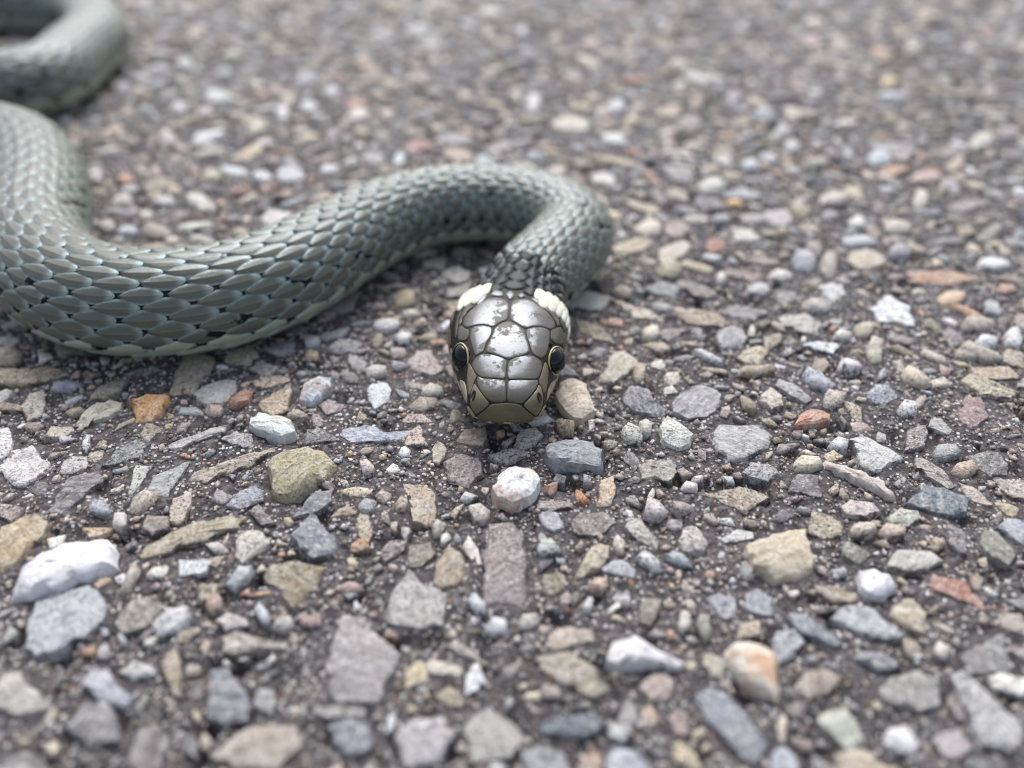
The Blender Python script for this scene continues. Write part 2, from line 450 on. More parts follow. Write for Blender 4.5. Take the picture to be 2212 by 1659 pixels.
L([(490,680),(500,640),(560,610),(605,620),(570,660),(520,690)], (.5,.42,.34), .9)
L([(430,740),(440,690),(480,690),(485,740),(460,760)], (.52,.47,.42), .9)
L([(530,740),(560,690),(640,695),(640,740),(580,770)], (.25,.21,.18), .7)
L([(1550,110),(1590,55),(1640,60),(1700,140),(1660,165),(1590,150)], (.46,.38,.36), 1.1)
L([(1605,225),(1640,195),(1690,210),(1690,240),(1620,245)], (.56,.52,.44), 1.0)
L([(1395,140),(1420,125),(1475,140),(1470,165),(1400,170)], (.52,.47,.43), .9)
L([(1500,15),(1530,0),(1575,10),(1560,40),(1520,40)], (.62,.6,.58), .9)
L([(1155,20),(1180,10),(1220,20),(1215,50),(1170,55)], (.5,.51,.55), .9)
L([(1160,85),(1180,65),(1215,75),(1215,105),(1175,110)], (.36,.27,.16), .8)
L([(1010,70),(1050,40),(1130,35),(1120,75),(1060,95)], (.23,.23,.25), .6)
L([(1245,60),(1290,25),(1380,30),(1370,65),(1280,80)], (.28,.27,.26), .5)
L([(1550,285),(1600,248),(1670,252),(1660,290),(1600,305)], (.29,.25,.2), .6)
L([(-40,120),(-20,65),(60,60),(90,85),(50,120)], (.33,.27,.18), 1.0)
L([(-40,190),(-20,128),(100,135),(200,128),(270,150),(150,190),(50,200)], (.32,.26,.16), 1.0)
L([(190,220),(200,185),(250,175),(320,195),(270,225)], (.25,.27,.32), .5)
L([(1730,415),(1770,360),(1850,355),(1860,420),(1830,435)], (.29,.21,.16), .9)
L([(1360,660),(1390,625),(1435,640),(1420,690),(1380,690)], (.25,.25,.27), .6)

TR.append(dict(p=np.array([(1065,1060),(1080,1020),(1115,1007),(1160,1020),(1168,1045),(1145,1080),(1110,1095),(1075,1080)], float), c=(.74,.74,.73), h=2.4, rust=.42, gloss=0, speck=.45, loose='crumbly white quartz pebble with an orange rust patch'))
R([(125,455),(145,435),(220,418),(310,415),(345,440),(345,500),(290,510),(170,510),(130,490)], (.2,.22,.24), 2.0, gloss=1, speck=.1, loose='glossy dark grey glassy stone')
R([(165,240),(190,190),(240,185),(285,210),(315,295),(265,330),(200,300)], (.56,.47,.36), 1.8, speck=.1, loose='creamy beige angular stone touching the cheek of the snake')
R([(415,375),(440,345),(490,360),(505,400),(490,430),(430,410)], (.5,.49,.42), 1.1)
R([(482,350),(510,330),(535,345),(530,385),(505,400)], (.48,.46,.4), 1.0)
R([(558,360),(580,340),(630,345),(690,390),(680,425),(640,440),(570,415)], (.58,.58,.52), 1.5, speck=.6, loose='white stone speckled with green and black crystals')
R([(410,240),(450,195),(525,205),(545,260),(600,300),(540,315),(460,295)], (.17,.165,.185), .9)
R([(610,270),(640,220),(720,195),(790,215),(800,270),(770,310),(680,330),(620,310)], (.28,.27,.28), .8, speck=.2)
R([(750,380),(790,345),(960,345),(990,380),(980,430),(890,480),(810,480),(770,430)], (.36,.35,.34), .9, speck=.25)
R([(480,510),(510,480),(620,478),(635,530),(600,565),(500,550)], (.31,.285,.24), .7)
R([(895,820),(930,790),(1130,730),(1160,890),(1090,945),(1000,945),(930,900),(890,850)], (.46,.385,.27), 1.6, speck=.35, loose='big sandy yellow wedge of stone split in layers')
R([(860,900),(885,872),(915,905),(925,945),(890,955)], (.25,.24,.23), .8)
R([(1290,400),(1330,380),(1420,430),(1505,475),(1390,525),(1330,490)], (.5,.49,.47), 1.2)
R([(1075,490),(1100,470),(1170,480),(1185,508),(1140,525),(1085,520)], (.6,.54,.4), .9)
R([(1075,355),(1100,310),(1150,290),(1220,300),(1215,335),(1140,355)], (.44,.23,.15), 1.2, speck=.4, loose='brick red almond shaped stone chip')
R([(945,255),(955,220),(990,195),(1030,235),(1035,275),(985,290)], (.52,.45,.37), 1.2)
R([(1010,200),(1020,170),(1070,185),(1150,250),(1120,265),(1060,240)], (.36,.35,.34), .9)
R([(1105,160),(1120,135),(1180,160),(1245,205),(1200,215),(1130,190)], (.42,.43,.46), .9)
R([(1245,115),(1270,95),(1320,110),(1340,135),(1300,150),(1255,140)], (.7,.65,.64), 1.3)
R([(860,150),(880,130),(1000,125),(1005,150),(930,168),(870,165)], (.26,.2,.12), .9)
R([(1485,150),(1510,130),(1570,160),(1605,200),(1560,205),(1500,185)], (.56,.48,.37), 1.0)
R([(1345,230),(1380,195),(1440,190),(1475,240),(1420,275),(1370,260)], (.3,.32,.36), .9)
R([(1465,295),(1490,265),(1540,275),(1545,310),(1490,320)], (.56,.55,.55), 1.0)
R([(1700,300),(1730,240),(1790,240),(1820,320),(1770,360),(1710,345)], (.27,.18,.18), .8)
R([(1510,640),(1560,570),(1640,580),(1750,620),(1740,680),(1680,700),(1600,680)], (.17,.2,.22), 1.6)
R([(1250,660),(1290,635),(1380,640),(1410,675),(1350,700),(1270,690)], (.52,.45,.43), .8, speck=.7)
R([(1425,700),(1480,665),(1550,675),(1565,710),(1510,735),(1450,730)], (.44,.43,.36), 1.0)
R([(1290,745),(1320,720),(1385,725),(1390,765),(1330,780),(1295,770)], (.52,.45,.36), 1.0)
R([(1398,750),(1420,728),(1500,760),(1500,785),(1430,780)], (.5,.39,.32), 1.0)
R([(1435,880),(1470,825),(1600,830),(1650,865),(1580,900),(1490,910)], (.43,.41,.36), .9)
R([(1320,950),(1330,905),(1380,893),(1440,930),(1465,975),(1420,1010),(1350,1000)], (.62,.61,.64), 1.6, speck=.05, loose='rounded bluish white pebble')
R([(1225,1080),(1260,1035),(1360,1035),(1430,1095),(1500,1140),(1420,1180),(1310,1140)], (.42,.43,.44), 1.2)
R([(1440,1080),(1450,1030),(1530,1005),(1585,1070),(1580,1150),(1510,1130)], (.44,.37,.27), 1.0)
R([(740,1010),(790,985),(855,1010),(860,1070),(820,1095),(770,1060)], (.35,.35,.38), .9)
R([(480,1060),(510,1005),(560,1010),(565,1060),(530,1110),(490,1100)], (.26,.22,.18), .9)
R([(1035,1080),(1060,1055),(1130,1080),(1270,1180),(1240,1200),(1120,1150)], (.27,.28,.3), .9)
R([(632,790),(660,735),(710,725),(750,790),(730,840),(650,830)], (.45,.41,.38), 1.4)
R([(425,740),(450,700),(490,710),(560,790),(550,820),(480,790)], (.42,.39,.34), 1.1)
R([(245,930),(280,840),(330,790),(375,805),(378,860),(330,890),(270,930)], (.42,.36,.25), 1.1)
R([(470,860),(500,838),(560,870),(575,910),(540,915),(500,885)], (.53,.53,.53), .9)
R([(580,855),(610,835),(660,855),(695,900),(640,885)], (.33,.35,.37), .8)
R([(90,830),(110,790),(150,790),(190,830),(160,850),(110,850)], (.44,.46,.42), 1.0)
R([(95,690),(140,670),(180,680),(200,740),(150,760),(120,735)], (.4,.4,.44), .5)
R([(220,720),(260,690),(360,680),(400,720),(340,770),(250,770)], (.22,.18,.16), .4, speck=.7)
R([(500,700),(515,625),(560,650),(595,690),(560,715)], (.5,.45,.44), 1.3)
R([(605,690),(620,640),(700,635),(700,670),(640,700)], (.3,.27,.25), .8)
R([(245,640),(240,600),(265,610),(300,650),(270,655)], (.52,.22,.09), .8)
R([(285,970),(320,935),(365,925),(360,985),(310,985)], (.52,.36,.28), .9)
R([(365,1220),(385,1175),(470,1160),(540,1200),(670,1245),(640,1275),(520,1270),(400,1275),(362,1250)], (.6,.58,.58), 1.7, speck=.1, loose='white stone tapering to a long blunt tail')
R([(808,1220),(830,1180),(920,1172),(1010,1220),(1020,1300),(1020,1400),(960,1370),(870,1320),(825,1270)], (.6,.54,.44), 1.7, rust=.5, speck=.05, loose='cream stone with a large rusty orange stain')
R([(75,1240),(130,1215),(230,1210),(330,1280),(390,1370),(300,1400),(180,1330),(110,1280)], (.31,.27,.2), 1.0)
R([(480,1350),(520,1300),(590,1285),(625,1340),(600,1400),(530,1405)], (.44,.34,.29), 1.1)
R([(105,1380),(120,1340),(180,1360),(190,1395),(130,1400)], (.4,.33,.28), .8)
R([(100,1500),(150,1465),(300,1450),(360,1480),(330,1520),(210,1545),(130,1530)], (.14,.16,.19), 1.1)
R([(365,1515),(385,1480),(440,1485),(470,1530),(430,1560),(375,1545)], (.5,.51,.5), 1.1)
R([(350,1620),(380,1575),(470,1585),(520,1640),(500,1700),(370,1700)], (.46,.48,.53), 1.1)
R([(250,1659),(300,1570),(345,1610),(345,1690),(260,1690)], (.44,.3,.22), 1.0)
R([(1420,1540),(1440,1500),(1500,1490),(1560,1560),(1540,1610),(1450,1590)], (.7,.68,.69), 1.5)
R([(1680,1300),(1720,1280),(1830,1370),(1930,1470),(1952,1560),(1900,1620),(1800,1580),(1720,1430)], (.43,.42,.41), 1.2)
R([(1390,1370),(1430,1310),(1540,1280),(1620,1310),(1640,1410),(1560,1440),(1440,1410)], (.3,.28,.26), .9)
R([(1290,1240),(1330,1210),(1430,1220),(1490,1270),(1420,1290)], (.24,.24,.26), .8)
R([(1070,1350),(1110,1290),(1210,1280),(1270,1310),(1240,1360),(1130,1400)], (.31,.25,.2), .9)
R([(1160,1470),(1190,1430),(1270,1430),(1310,1480),(1350,1560),(1290,1590),(1210,1520)], (.46,.46,.38), 1.0)
R([(690,1370),(750,1350),(830,1370),(920,1480),(980,1560),(930,1640),(860,1600),(740,1470)], (.27,.28,.31), 1.0)
R([(1000,1590),(1040,1570),(1080,1610),(1100,1680),(980,1690)], (.46,.47,.51), 1.0)
R([(1600,1220),(1620,1180),(1665,1200),(1660,1240),(1620,1250)], (.62,.55,.5), 1.0)
R([(630,1120),(645,1065),(680,1070),(680,1120),(650,1150)], (.56,.54,.45), .9)
R([(700,1120),(715,1070),(750,1080),(765,1160),(735,1180)], (.28,.26,.21), .8)
R([(20,1110),(40,1075),(100,1070),(105,1110),(60,1135),(25,1130)], (.46,.43,.36), .9)
R([(270,1040),(290,1015),(310,1020),(300,1060),(280,1065)], (.66,.65,.62), .9)
R([(1250,820),(1280,790),(1340,820),(1380,840),(1320,880),(1270,860)], (.2,.2,.15), .7)
R([(1780,800),(1800,750),(1850,755),(1930,850),(1900,890),(1830,850)], (.23,.22,.18), .8)
R([(1850,735),(1880,705),(1952,710),(1990,760),(1952,810)], (.33,.34,.37), .9)
R([(1670,530),(1690,500),(1750,495),(1780,525),(1730,550)], (.44,.34,.26), .9)
R([(1600,460),(1620,430),(1690,430),(1710,465),(1650,490)], (.28,.28,.28), .8)
R([(1710,180),(1740,150),(1830,180),(1940,230),(1900,250),(1780,230)], (.43,.38,.27), .9)
R([(1205,425),(1240,400),(1285,415),(1280,445),(1240,450)], (.56,.55,.54), .9)
R([(330,180),(380,75),(430,65),(480,100),(455,145),(390,185)], (.46,.42,.33), .9)
R([(460,155),(475,118),(510,130),(505,180),(475,190)], (.43,.36,.25), .9)
R([(690,65),(720,60),(800,110),(805,130),(740,100)], (.56,.55,.56), .9)
R([(1175,280),(1200,220),(1280,225),(1260,270),(1210,290)], (.43,.36,.3), .8)
R([(880,530),(910,490),(1000,500),(1025,540),(980,570),(920,555)], (.27,.26,.26), .7)
R([(640,590),(660,568),(710,585),(705,605),(660,605)], (.62,.57,.53), .9)
R([(160,345),(180,335),(240,342),(235,380),(190,390)], (.27,.2,.13), .9)
R([(15,400),(30,370),(90,358),(118,385),(90,425),(40,445),(10,430)], (.42,.38,.35), .8)
R([(1350,60),(1370,20),(1410,40),(1410,110),(1370,110)], (.46,.43,.33), .9)
R([(1700,60),(1730,40),(1850,80),(1880,100),(1800,105)], (.43,.38,.31), .9)
R([(1770,35),(1790,10),(1850,30),(1840,60)], (.62,.61,.62), 1.0)
R([(1880,20),(1910,0),(1950,20),(1940,60),(1890,50)], (.64,.63,.63), 1.0)
UR = ((2000, 0), 1.106)
for e in [(590,985,60,38,(.62,.55,.45)),(715,985,58,48,(.38,.28,.26)),(680,1165,62,42,(.34,.3,.2)),(960,880,40,18,(.62,.36,.14)),
          (860,800,75,35,(.5,.5,.44)),(1155,935,75,40,(.43,.38,.37)),(1490,960,42,28,(.64,.62,.58)),(1665,980,65,28,(.5,.46,.38)),
          (1385,860,70,35,(.47,.42,.37)),(1530,1120,105,45,(.48,.41,.31)),(1500,1045,85,28,(.49,.49,.5)),(1680,1080,50,35,(.34,.34,.35)),
          (2085,1140,70,35,(.62,.62,.62)),(1265,1130,58,45,(.35,.36,.38)),(1370,1145,38,55,(.34,.29,.25)),(1160,1195,55,22,(.56,.53,.47)),
          (1900,1290,65,30,(.6,.44,.29)),(1320,1320,70,33,(.39,.36,.33)),(945,1450,72,52,(.34,.33,.33)),(600,1435,38,38,(.64,.59,.46)),
          (1035,1435,18,35,(.55,.5,.43)),(1430,1450,45,20,(.66,.63,.58)),(1520,1425,50,35,(.41,.36,.28)),(2050,1480,50,28,(.6,.62,.65)),
          (2165,1450,42,38,(.62,.62,.63)),(2010,1400,80,30,(.37,.31,.26)),(1985,1520,80,26,(.43,.39,.31)),(1765,860,35,48,(.52,.48,.42)),
          (1790,770,80,24,(.41,.31,.27)),(1210,630,35,42,(.5,.48,.45)),(1590,685,55,33,(.5,.53,.56)),(1320,700,60,24,(.34,.32,.26)),
          (2030,610,60,33,(.53,.51,.43)),(1630,355,40,22,(.58,.43,.24)),(1650,415,70,22,(.48,.5,.52)),(450,455,45,28,(.6,.6,.6)),
          (90,450,40,26,(.62,.6,.58)),(190,745,50,28,(.5,.41,.37)),(1030,710,40,33,(.58,.6,.62)),(260,530,95,36,(.52,.48,.38)),
          (1070,1250,58,33,(.49,.48,.48)),(480,1260,50,30,(.3,.24,.21)),(905,1205,25,28,(.58,.55,.52)),(800,950,70,30,(.46,.43,.37))]:
    E(*UR, *e)
for e in [(1080,810,105,52,(.43,.41,.37)),(760,955,80,55,(.5,.41,.26)),(650,1120,85,42,(.7,.69,.66)),(800,1055,65,18,(.64,.59,.46))]:
    E((1100, 560), 1.58, *e)
for e in [(815,1165,62,26,(.54,.28,.17)),(690,980,105,38,(.46,.42,.39)),(1010,1500,105,50,(.37,.31,.24)),(945,1400,50,42,(.5,.47,.4)),
          (820,1500,85,32,(.5,.52,.57)),(690,1470,55,42,(.5,.46,.42)),(1060,1310,88,38,(.45,.45,.45)),(1340,1350,78,38,(.52,.47,.41)),
          (1340,1000,130,42,(.43,.38,.33)),(1880,1120,95,58,(.49,.48,.49)),(1660,840,68,36,(.6,.55,.42)),(1200,410,58,32,(.58,.58,.54)),
          (1830,735,48,42,(.62,.62,.62)),(1500,350,68,26,(.6,.57,.42)),(1080,890,66,28,(.52,.44,.4)),(1370,1140,80,40,(.46,.42,.31)),
          (790,1300,80,38,(.52,.48,.42)),(620,1140,52,44,(.5,.46,.44)),(1330,730,60,40,(.5,.42,.4)),(1160,700,56,30,(.55,.52,.52))]:
    E((0, 0), 1.659, *e)

RES = .3
OX, OY, GX, GY = -250.0, 0.0, int(500 / .3), int(430 / .3)
occ = np.zeros((GX, GY), bool)
def stamp(poly, test=None, grow=1.0):
    """rasterise an outline; with test, return False when more than that share is taken"""
    c = poly.mean(0)
    q = (poly - c) * grow + c
    lo, hi = q.min(0), q.max(0)
    i0, i1 = int((lo[0] - OX) / RES), int((hi[0] - OX) / RES) + 2
    j0, j1 = int((lo[1] - OY) / RES), int((hi[1] - OY) / RES) + 2
    if i0 < 0 or j0 < 0 or i1 > GX or j1 > GY: return False
    x = OX + (np.arange(i0, i1) + .5) * RES
    y = OY + (np.arange(j0, j1) + .5) * RES
    gx, gy = np.meshgrid(x, y, indexing='ij')
    ang = np.arctan2(q[:, 1] - c[1], q[:, 0] - c[0]); rad = np.hypot(q[:, 0] - c[0], q[:, 1] - c[1])
    o = np.argsort(ang)
    r = np.interp(np.arctan2(gy - c[1], gx - c[0]), ang[o], rad[o], period=2 * math.pi)
    m = np.hypot(gx - c[0], gy - c[1]) <= r
    sub = occ[i0:i1, j0:j1]
    if test is not None and (sub & m).sum() > test * max(1, m.sum()): return False
    sub |= m
    return True

stones = []                      # centre, outline, colour, height, rust, gloss, loose, speck
for t in TR:
    w = at(t['p'][:, 0], t['p'][:, 1], t['h'] * .45)[:, :2]
    if np.cross(w[1] - w[0], w[2] - w[1]) < 0: w = w[::-1]
    # keep it counter-clockwise
    ar = .5 * np.sum(w[:, 0] * np.roll(w[:, 1], -1) - np.roll(w[:, 0], -1) * w[:, 1])
    if ar < 0: w = w[::-1]
    c = w.mean(0)
    stamp(w, None, 1.05)
    stones.append(dict(c=c, o=w - c, col=t['c'], h=t['h'], rust=t['rust'], gloss=t['gloss'], loose=t['loose'],
                       speck=t['speck'] if t['speck'] is not None else rng.uniform(.35, .95), area=abs(ar)))
# a long pale splinter lies beside the yellow stone: keep its place free
SPL = at(*(np.array([(1185,485),(1300,525),(1420,575),(1470,630),(1440,628),(1340,580),(1200,503)], float) / .976 + (2000, 1300)).T * (2212 / 4000), .5)[:, :2]
stamp(SPL, None, 1.1)

PAL = [((.29,.27,.26), 5), ((.26,.215,.20), 5), ((.37,.30,.215), 5), ((.46,.395,.315), 4.5), ((.58,.545,.50), 2.4), ((.30,.305,.315), 3.2),
       ((.17,.158,.155), 3.5), ((.42,.25,.155), .8), ((.38,.285,.25), 2), ((.48,.39,.26), 1.8), ((.25,.22,.145), 1.6), ((.68,.67,.67), 1.2), ((.32,.155,.11), .35)]
PW = np.array([w for _, w in PAL]); PW = PW / PW.sum(); PC = np.array([c for c, _ in PAL])
def rand_outline(r):
    n = rng.integers(4, 8)
    a = np.sort(np.linspace(0, 2 * math.pi, n, endpoint=False) + rng.uniform(-.32, .32, n) * (6.28 / n) * 1.4)
    rad = rng.uniform(.6, 1.2, n)
    el = rng.uniform(1, 2.3); ph = rng.random() * math.pi
    x, y = rad * np.cos(a) * math.sqrt(el), rad * np.sin(a) / math.sqrt(el)
    return r * np.stack([x * math.cos(ph) - y * math.sin(ph), x * math.sin(ph) + y * math.cos(ph)], -1)
def half_width(y): return 48 + .64 * y
def scatter(r0, r1, tries, y0, y1, test):
    out = 0
    yy = rng.uniform(y0, y1, tries * 2)
    yy = yy[rng.random(len(yy)) < half_width(yy) / half_width(y1)][:tries]
    for y in yy:
        hw = min(half_width(y), 236)
        x = rng.uniform(-hw, hw); r = rng.uniform(r0, r1)
        o = rand_outline(r)
        if not stamp(o + (x, y), test, 1.06): continue
        c = PC[rng.choice(len(PC), p=PW)] * rng.uniform(.75, 1.3) * (1 + rng.normal(0, .022, 3))
        stones.append(dict(c=np.array([x, y]), o=o, col=tuple(np.clip(c, .02, .74)), h=rng.uniform(.08, .34) + .07 * r, rust=0., gloss=0,
                           loose=None, speck=rng.uniform(.35, 1), area=3 * r * r))
        out += 1
    return out
scatter(3.2, 5.2, 1300, 18, 410, .10)
scatter(2.2, 3.2, 5200, 18, 410, .14)
scatter(1.4, 2.2, 11000, 18, 405, .18)
scatter(.85, 1.4, 8500, 18, 330, .22)
scatter(.45, .85, 11000, 20, 200, .22)

# which stones show largest
for s in stones:
    px, py, dep = project(np.array([s['c'][0], s['c'][1], 0.]))
    inside = -60 < px < 2272 and -60 < py < 1720
    s['show'] = s['area'] * (CAM_H / np.hypot(np.hypot(*s['c']), CAM_H)) / dep ** 2 if inside else 0
order = sorted(range(len(stones)), key=lambda i: -stones[i]['show'] - (1e3 if stones[i]['loose'] else 0) )
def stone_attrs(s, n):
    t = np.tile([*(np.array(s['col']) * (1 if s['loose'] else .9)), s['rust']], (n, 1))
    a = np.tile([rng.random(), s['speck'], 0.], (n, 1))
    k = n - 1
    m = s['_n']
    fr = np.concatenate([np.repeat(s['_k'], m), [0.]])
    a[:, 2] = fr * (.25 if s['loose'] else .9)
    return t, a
def as_cheap(s, seed):
    r = np.random.default_rng(seed)
    o = with_corners(s['o'], 8 if s['area'] > 6 else 5); n = len(o)
    h = s['h']
    tilt = r.normal(0, .10, 2); sh = r.normal(0, .2, 2) * math.sqrt(s['area']) * .3
    V = []
    for k, z in ((1.05, -1.2), (1.0, -.05), (r.uniform(.82, .95), .86 * h)):
        V.append(np.column_stack([o * k, np.full(n, z) + (o @ tilt if z > 0 else 0) + (r.normal(0, .06, n) if z > 0 else 0)]))
    V.append(np.array([[*sh, h]]))
    F = []
    for j in range(2):
        for i in range(n):
            a, b = j * n + i, j * n + (i + 1) % n
            F += [(a, b, b + n), (a, b + n, a + n)]
    for i in range(n): F.append((2 * n + i, 2 * n + (i + 1) % n, 3 * n))
    return np.vstack(V), np.array(F)
single = 0
mv, mf, mt, ma, base = [], [], [], [], 0
for rank, i in enumerate(order):
    s = stones[i]
    if s['loose'] or single < 300:
        v, f = stone_geo(s['o'], s['h'] if s['loose'] else .12 + s['h'] * .5, 1000 + i, n=22 if s['area'] > 14 else 14, proud=bool(s['loose']))
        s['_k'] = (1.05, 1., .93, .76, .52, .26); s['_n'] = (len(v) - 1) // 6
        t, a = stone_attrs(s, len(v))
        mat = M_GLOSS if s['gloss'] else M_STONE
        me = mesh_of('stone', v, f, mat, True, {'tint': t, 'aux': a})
        me.set_sharp_from_angle(angle=math.radians(30))
        if s['loose']:
            o = link('pebble', me, None, (*s['c'], 0))
            tag(o, s['loose'] + ' lying on the asphalt', 'stone')
        else:
            single += 1
            link('stone', me, road, (*s['c'], 0))
    else:
        v, f = as_cheap(s, i)
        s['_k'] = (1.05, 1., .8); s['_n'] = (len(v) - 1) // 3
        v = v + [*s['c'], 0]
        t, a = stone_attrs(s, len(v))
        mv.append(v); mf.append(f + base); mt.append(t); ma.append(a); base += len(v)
ag = link('gravel', mesh_of('gravel', np.vstack(mv), np.vstack(mf), M_STONE, False, {'tint': np.vstack(mt), 'aux': np.vstack(ma)}), road)
tag(ag, 'small worn stones set close together in the dark asphalt', None, None, 'stuff')
# sand grains between them
NG = 110000
gy = rng.uniform(18, 230, NG) ** 1.0
gx = rng.uniform(-1, 1, NG) * np.minimum(half_width(gy), 236)
keep = rng.random(NG) < np.clip(1.25 - gy / 230, .12, 1)
ii, jj = ((gx - OX) / RES).astype(int), ((gy - OY) / RES).astype(int)
free = ~occ[np.clip(ii, 0, GX - 1), np.clip(jj, 0, GY - 1)]
gx, gy = gx[keep & free], gy[keep & free]
n = len(gx)
gr = np.exp(rng.normal(math.log(.16), .48, n)).clip(.05, .6)
oct_ = np.array([(1, 0, 0), (0, 1, 0), (-1, 0, 0), (0, -1, 0), (0, 0, 1), (0, 0, -1)], float)
of = np.array([(0, 1, 4), (1, 2, 4), (2, 3, 4), (3, 0, 4), (1, 0, 5), (2, 1, 5), (3, 2, 5), (0, 3, 5)])
V = oct_[None] * gr[:, None, None] * rng.uniform(.6, 1.35, (n, 6, 1)) + rng.normal(0, .16, (n, 6, 3)) * gr[:, None, None]
ph = rng.uniform(0, 6.28, n); cx, sx_ = np.cos(ph)[:, None], np.sin(ph)[:, None]
V = np.stack([V[..., 0] * cx - V[..., 1] * sx_, V[..., 0] * sx_ + V[..., 1] * cx, V[..., 2]], -1)
V += np.stack([gx, gy, ground_h(gx, gy) + gr * .35], -1)[:, None]
F = (of[None] + (np.arange(n) * 6)[:, None, None]).reshape(-1, 3)
gc = PC[rng.choice(len(PC), n, p=PW)] * rng.uniform(.5, 1.6, (n, 1))
t = np.repeat(np.column_stack([np.clip(gc, .03, .75), np.zeros(n)]), 6, 0)
a = np.repeat(rng.random((n, 3)) * (1, .5, .8), 6, 0)
sg = link('sand', mesh_of('sand', V.reshape(-1, 3), F, M_STONE, False, {'tint': t, 'aux': a}), road)
tag(sg, 'loose sand grains caught in the pores of the asphalt', None, None, 'stuff')

# the splinter
c = SPL.mean(0)
v, f = stone_geo(SPL - c, 1.0, 77, n=24, deep=-.6)
tt = np.tile([.55, .46, .42, 0.], (len(v), 1)); aa = np.tile([.3, .2, .4], (len(v), 1))
sp = link('splinter', mesh_of('splinter', v, f, M_STONE, True, {'tint': tt, 'aux': aa}), None, (*c, .1))
tag(sp, 'long thin pinkish splinter pointing at a pale yellow stone', 'splinter')

# ------------------------------------------------------------------ the snake: spine, cross-section, surface
SNOUT = at(1092, 922, 3.6)
HEAD_Z = 5.7
head = [np.array([SNOUT[0], SNOUT[1], HEAD_Z]), np.array([SNOUT[0] + .1, SNOUT[1] + 9, HEAD_Z]), np.array([SNOUT[0] + .3, SNOUT[1] + 17, HEAD_Z])]
BODY = [(1132, 628, 6.2), (1165, 592, 6.3), (1212, 548, 6.5), (1240, 508, 6.6), (1205, 470, 6.7), (1125, 446, 6.7), (1010, 440, 6.8), (895, 456, 6.9),
        (785, 500, 7.1), (690, 556, 7.3), (600, 603, 7.5), (490, 640, 7.6), (380, 655, 7.7), (270, 655, 7.8), (170, 632, 7.9), (100, 585, 8.0),
        (72, 520, 8.2), (80, 450, 8.4), (76, 395, 8.6), (50, 345, 8.7), (-25, 318, 8.8), (-120, 312, 8.9), (-230, 312, 9.0), (-310, 285, 9.0),
        (-310, 245, 8.6), (-220, 220, 8.4), (-110, 205, 8.2), (0, 190, 8.1), (70, 180, 8.0), (122, 160, 8.0), (165, 122, 8.0), (212, 76, 8.0),
        (190, 34, 8.0), (110, 14, 8.0), (0, 10, 8.0), (-110, 14, 7.8), (-230, 30, 7.0), (-350, 50, 5.0), (-450, 70, 2.4), (-500, 80, .7)]
ctrl = head + [at(x, y, .35 + r * .9) for x, y, r in BODY]
ctrl = np.array(ctrl)
crad = np.array([5.5, 5.5, 5.5] + [r for *_, r in BODY])
def spline(P, m=24):
    P = np.asarray(P); out = []
    Q = np.vstack([2 * P[0] - P[1], P, 2 * P[-1] - P[-2]])
    for i in range(1, len(Q) - 2):
        t = np.linspace(0, 1, m, endpoint=False)[:, None]
        a, b, c, d = Q[i - 1], Q[i], Q[i + 1], Q[i + 2]
        out.append(.5 * (2 * b + (c - a) * t + (2 * a - 5 * b + 4 * c - d) * t ** 2 + (3 * b - a - 3 * c + d) * t ** 3))
    out.append(P[-1:])
    return np.vstack(out)
dense = spline(np.column_stack([ctrl, crad]))
seg = np.linalg.norm(np.diff(dense[:, :3], axis=0), axis=1)
S = np.concatenate([[0], np.cumsum(seg)])
LEN = S[-1]
sg_ = np.arange(0, LEN, .5)
C = np.stack([np.interp(sg_, S, dense[:, i]) for i in range(4)], -1)
def smooth(a, k):
    w = np.hanning(2 * k + 3)[1:-1]; w /= w.sum()
    p = np.vstack([np.repeat(a[:1], k, 0), a, np.repeat(a[-1:], k, 0)]) if a.ndim > 1 else np.concatenate([np.repeat(a[:1], k), a, np.repeat(a[-1:], k)])
    if a.ndim == 1: return np.convolve(p, w, 'valid')
    return np.stack([np.convolve(p[:, i], w, 'valid') for i in range(a.shape[1])], -1)
head_n = int(19 / .5)
Cs = smooth(C, 9)
wgt = np.clip((sg_ - 14) / 8, 0, 1)[:, None]
C = C * (1 - wgt) + Cs * wgt
# the snake's own curved ways must not kink tighter than its girth
T = np.gradient(C[:, :3], axis=0); T /= np.linalg.norm(T, axis=1)[:, None]
T = smooth(T, 8); T /= np.linalg.norm(T, axis=1)[:, None]
UPV = np.array([0, 0, 1.]) - T * T[:, 2:3]; UPV /= np.linalg.norm(UPV, axis=1)[:, None]
SIDE = np.cross(T, UPV)
def tab(s, xs, ys):
    # smooth table
    g = np.linspace(xs[0], xs[-1], 400)
    y = np.interp(g, xs, ys); k = 14
    y = np.convolve(np.concatenate([np.full(k, y[0]), y, np.full(k, y[-1])]), np.ones(2 * k + 1) / (2 * k + 1), 'valid')
    return np.interp(s, g, y)
HX = [0, 3, 6, 8.5, 12, 15, 18, 20.5, 23, 26, 30, 36]
HW = [4.35, 4.95, 5.75, 6.5, 7.4, 7.9, 8.1, 7.9, 7.0, 6.1, 5.7, 5.6]
HU = [1.75, 2.55, 3.4, 3.95, 4.5, 4.75, 4.85, 4.8, 4.8, 4.9, 5.1, 5.3]
HL = [2.5, 3.4, 4.2, 4.7, 5.0, 5.2, 5.2, 5.1, 5.0, 5.0, 5.0, 5.0]
def dims(s):
    r = np.interp(s, sg_, C[:, 3])
    k = np.clip((s - 24) / 10, 0, 1); k = k * k * (3 - 2 * k)
    w = tab(s, HX, HW) * (1 - k) + r * k
    hu = tab(s, HX, HU) * (1 - k) + r * .97 * k
    hl = tab(s, HX, HL) * (1 - k) + r * .88 * k
    q = np.clip(s / 2.6, 0, 1)
    e = (1 - (1 - q) ** 2.7) ** (1 / 2.7)
    nexp = 2.75 * (1 - k) + 2.15 * k
    return w * e, hu * e, hl * e, nexp
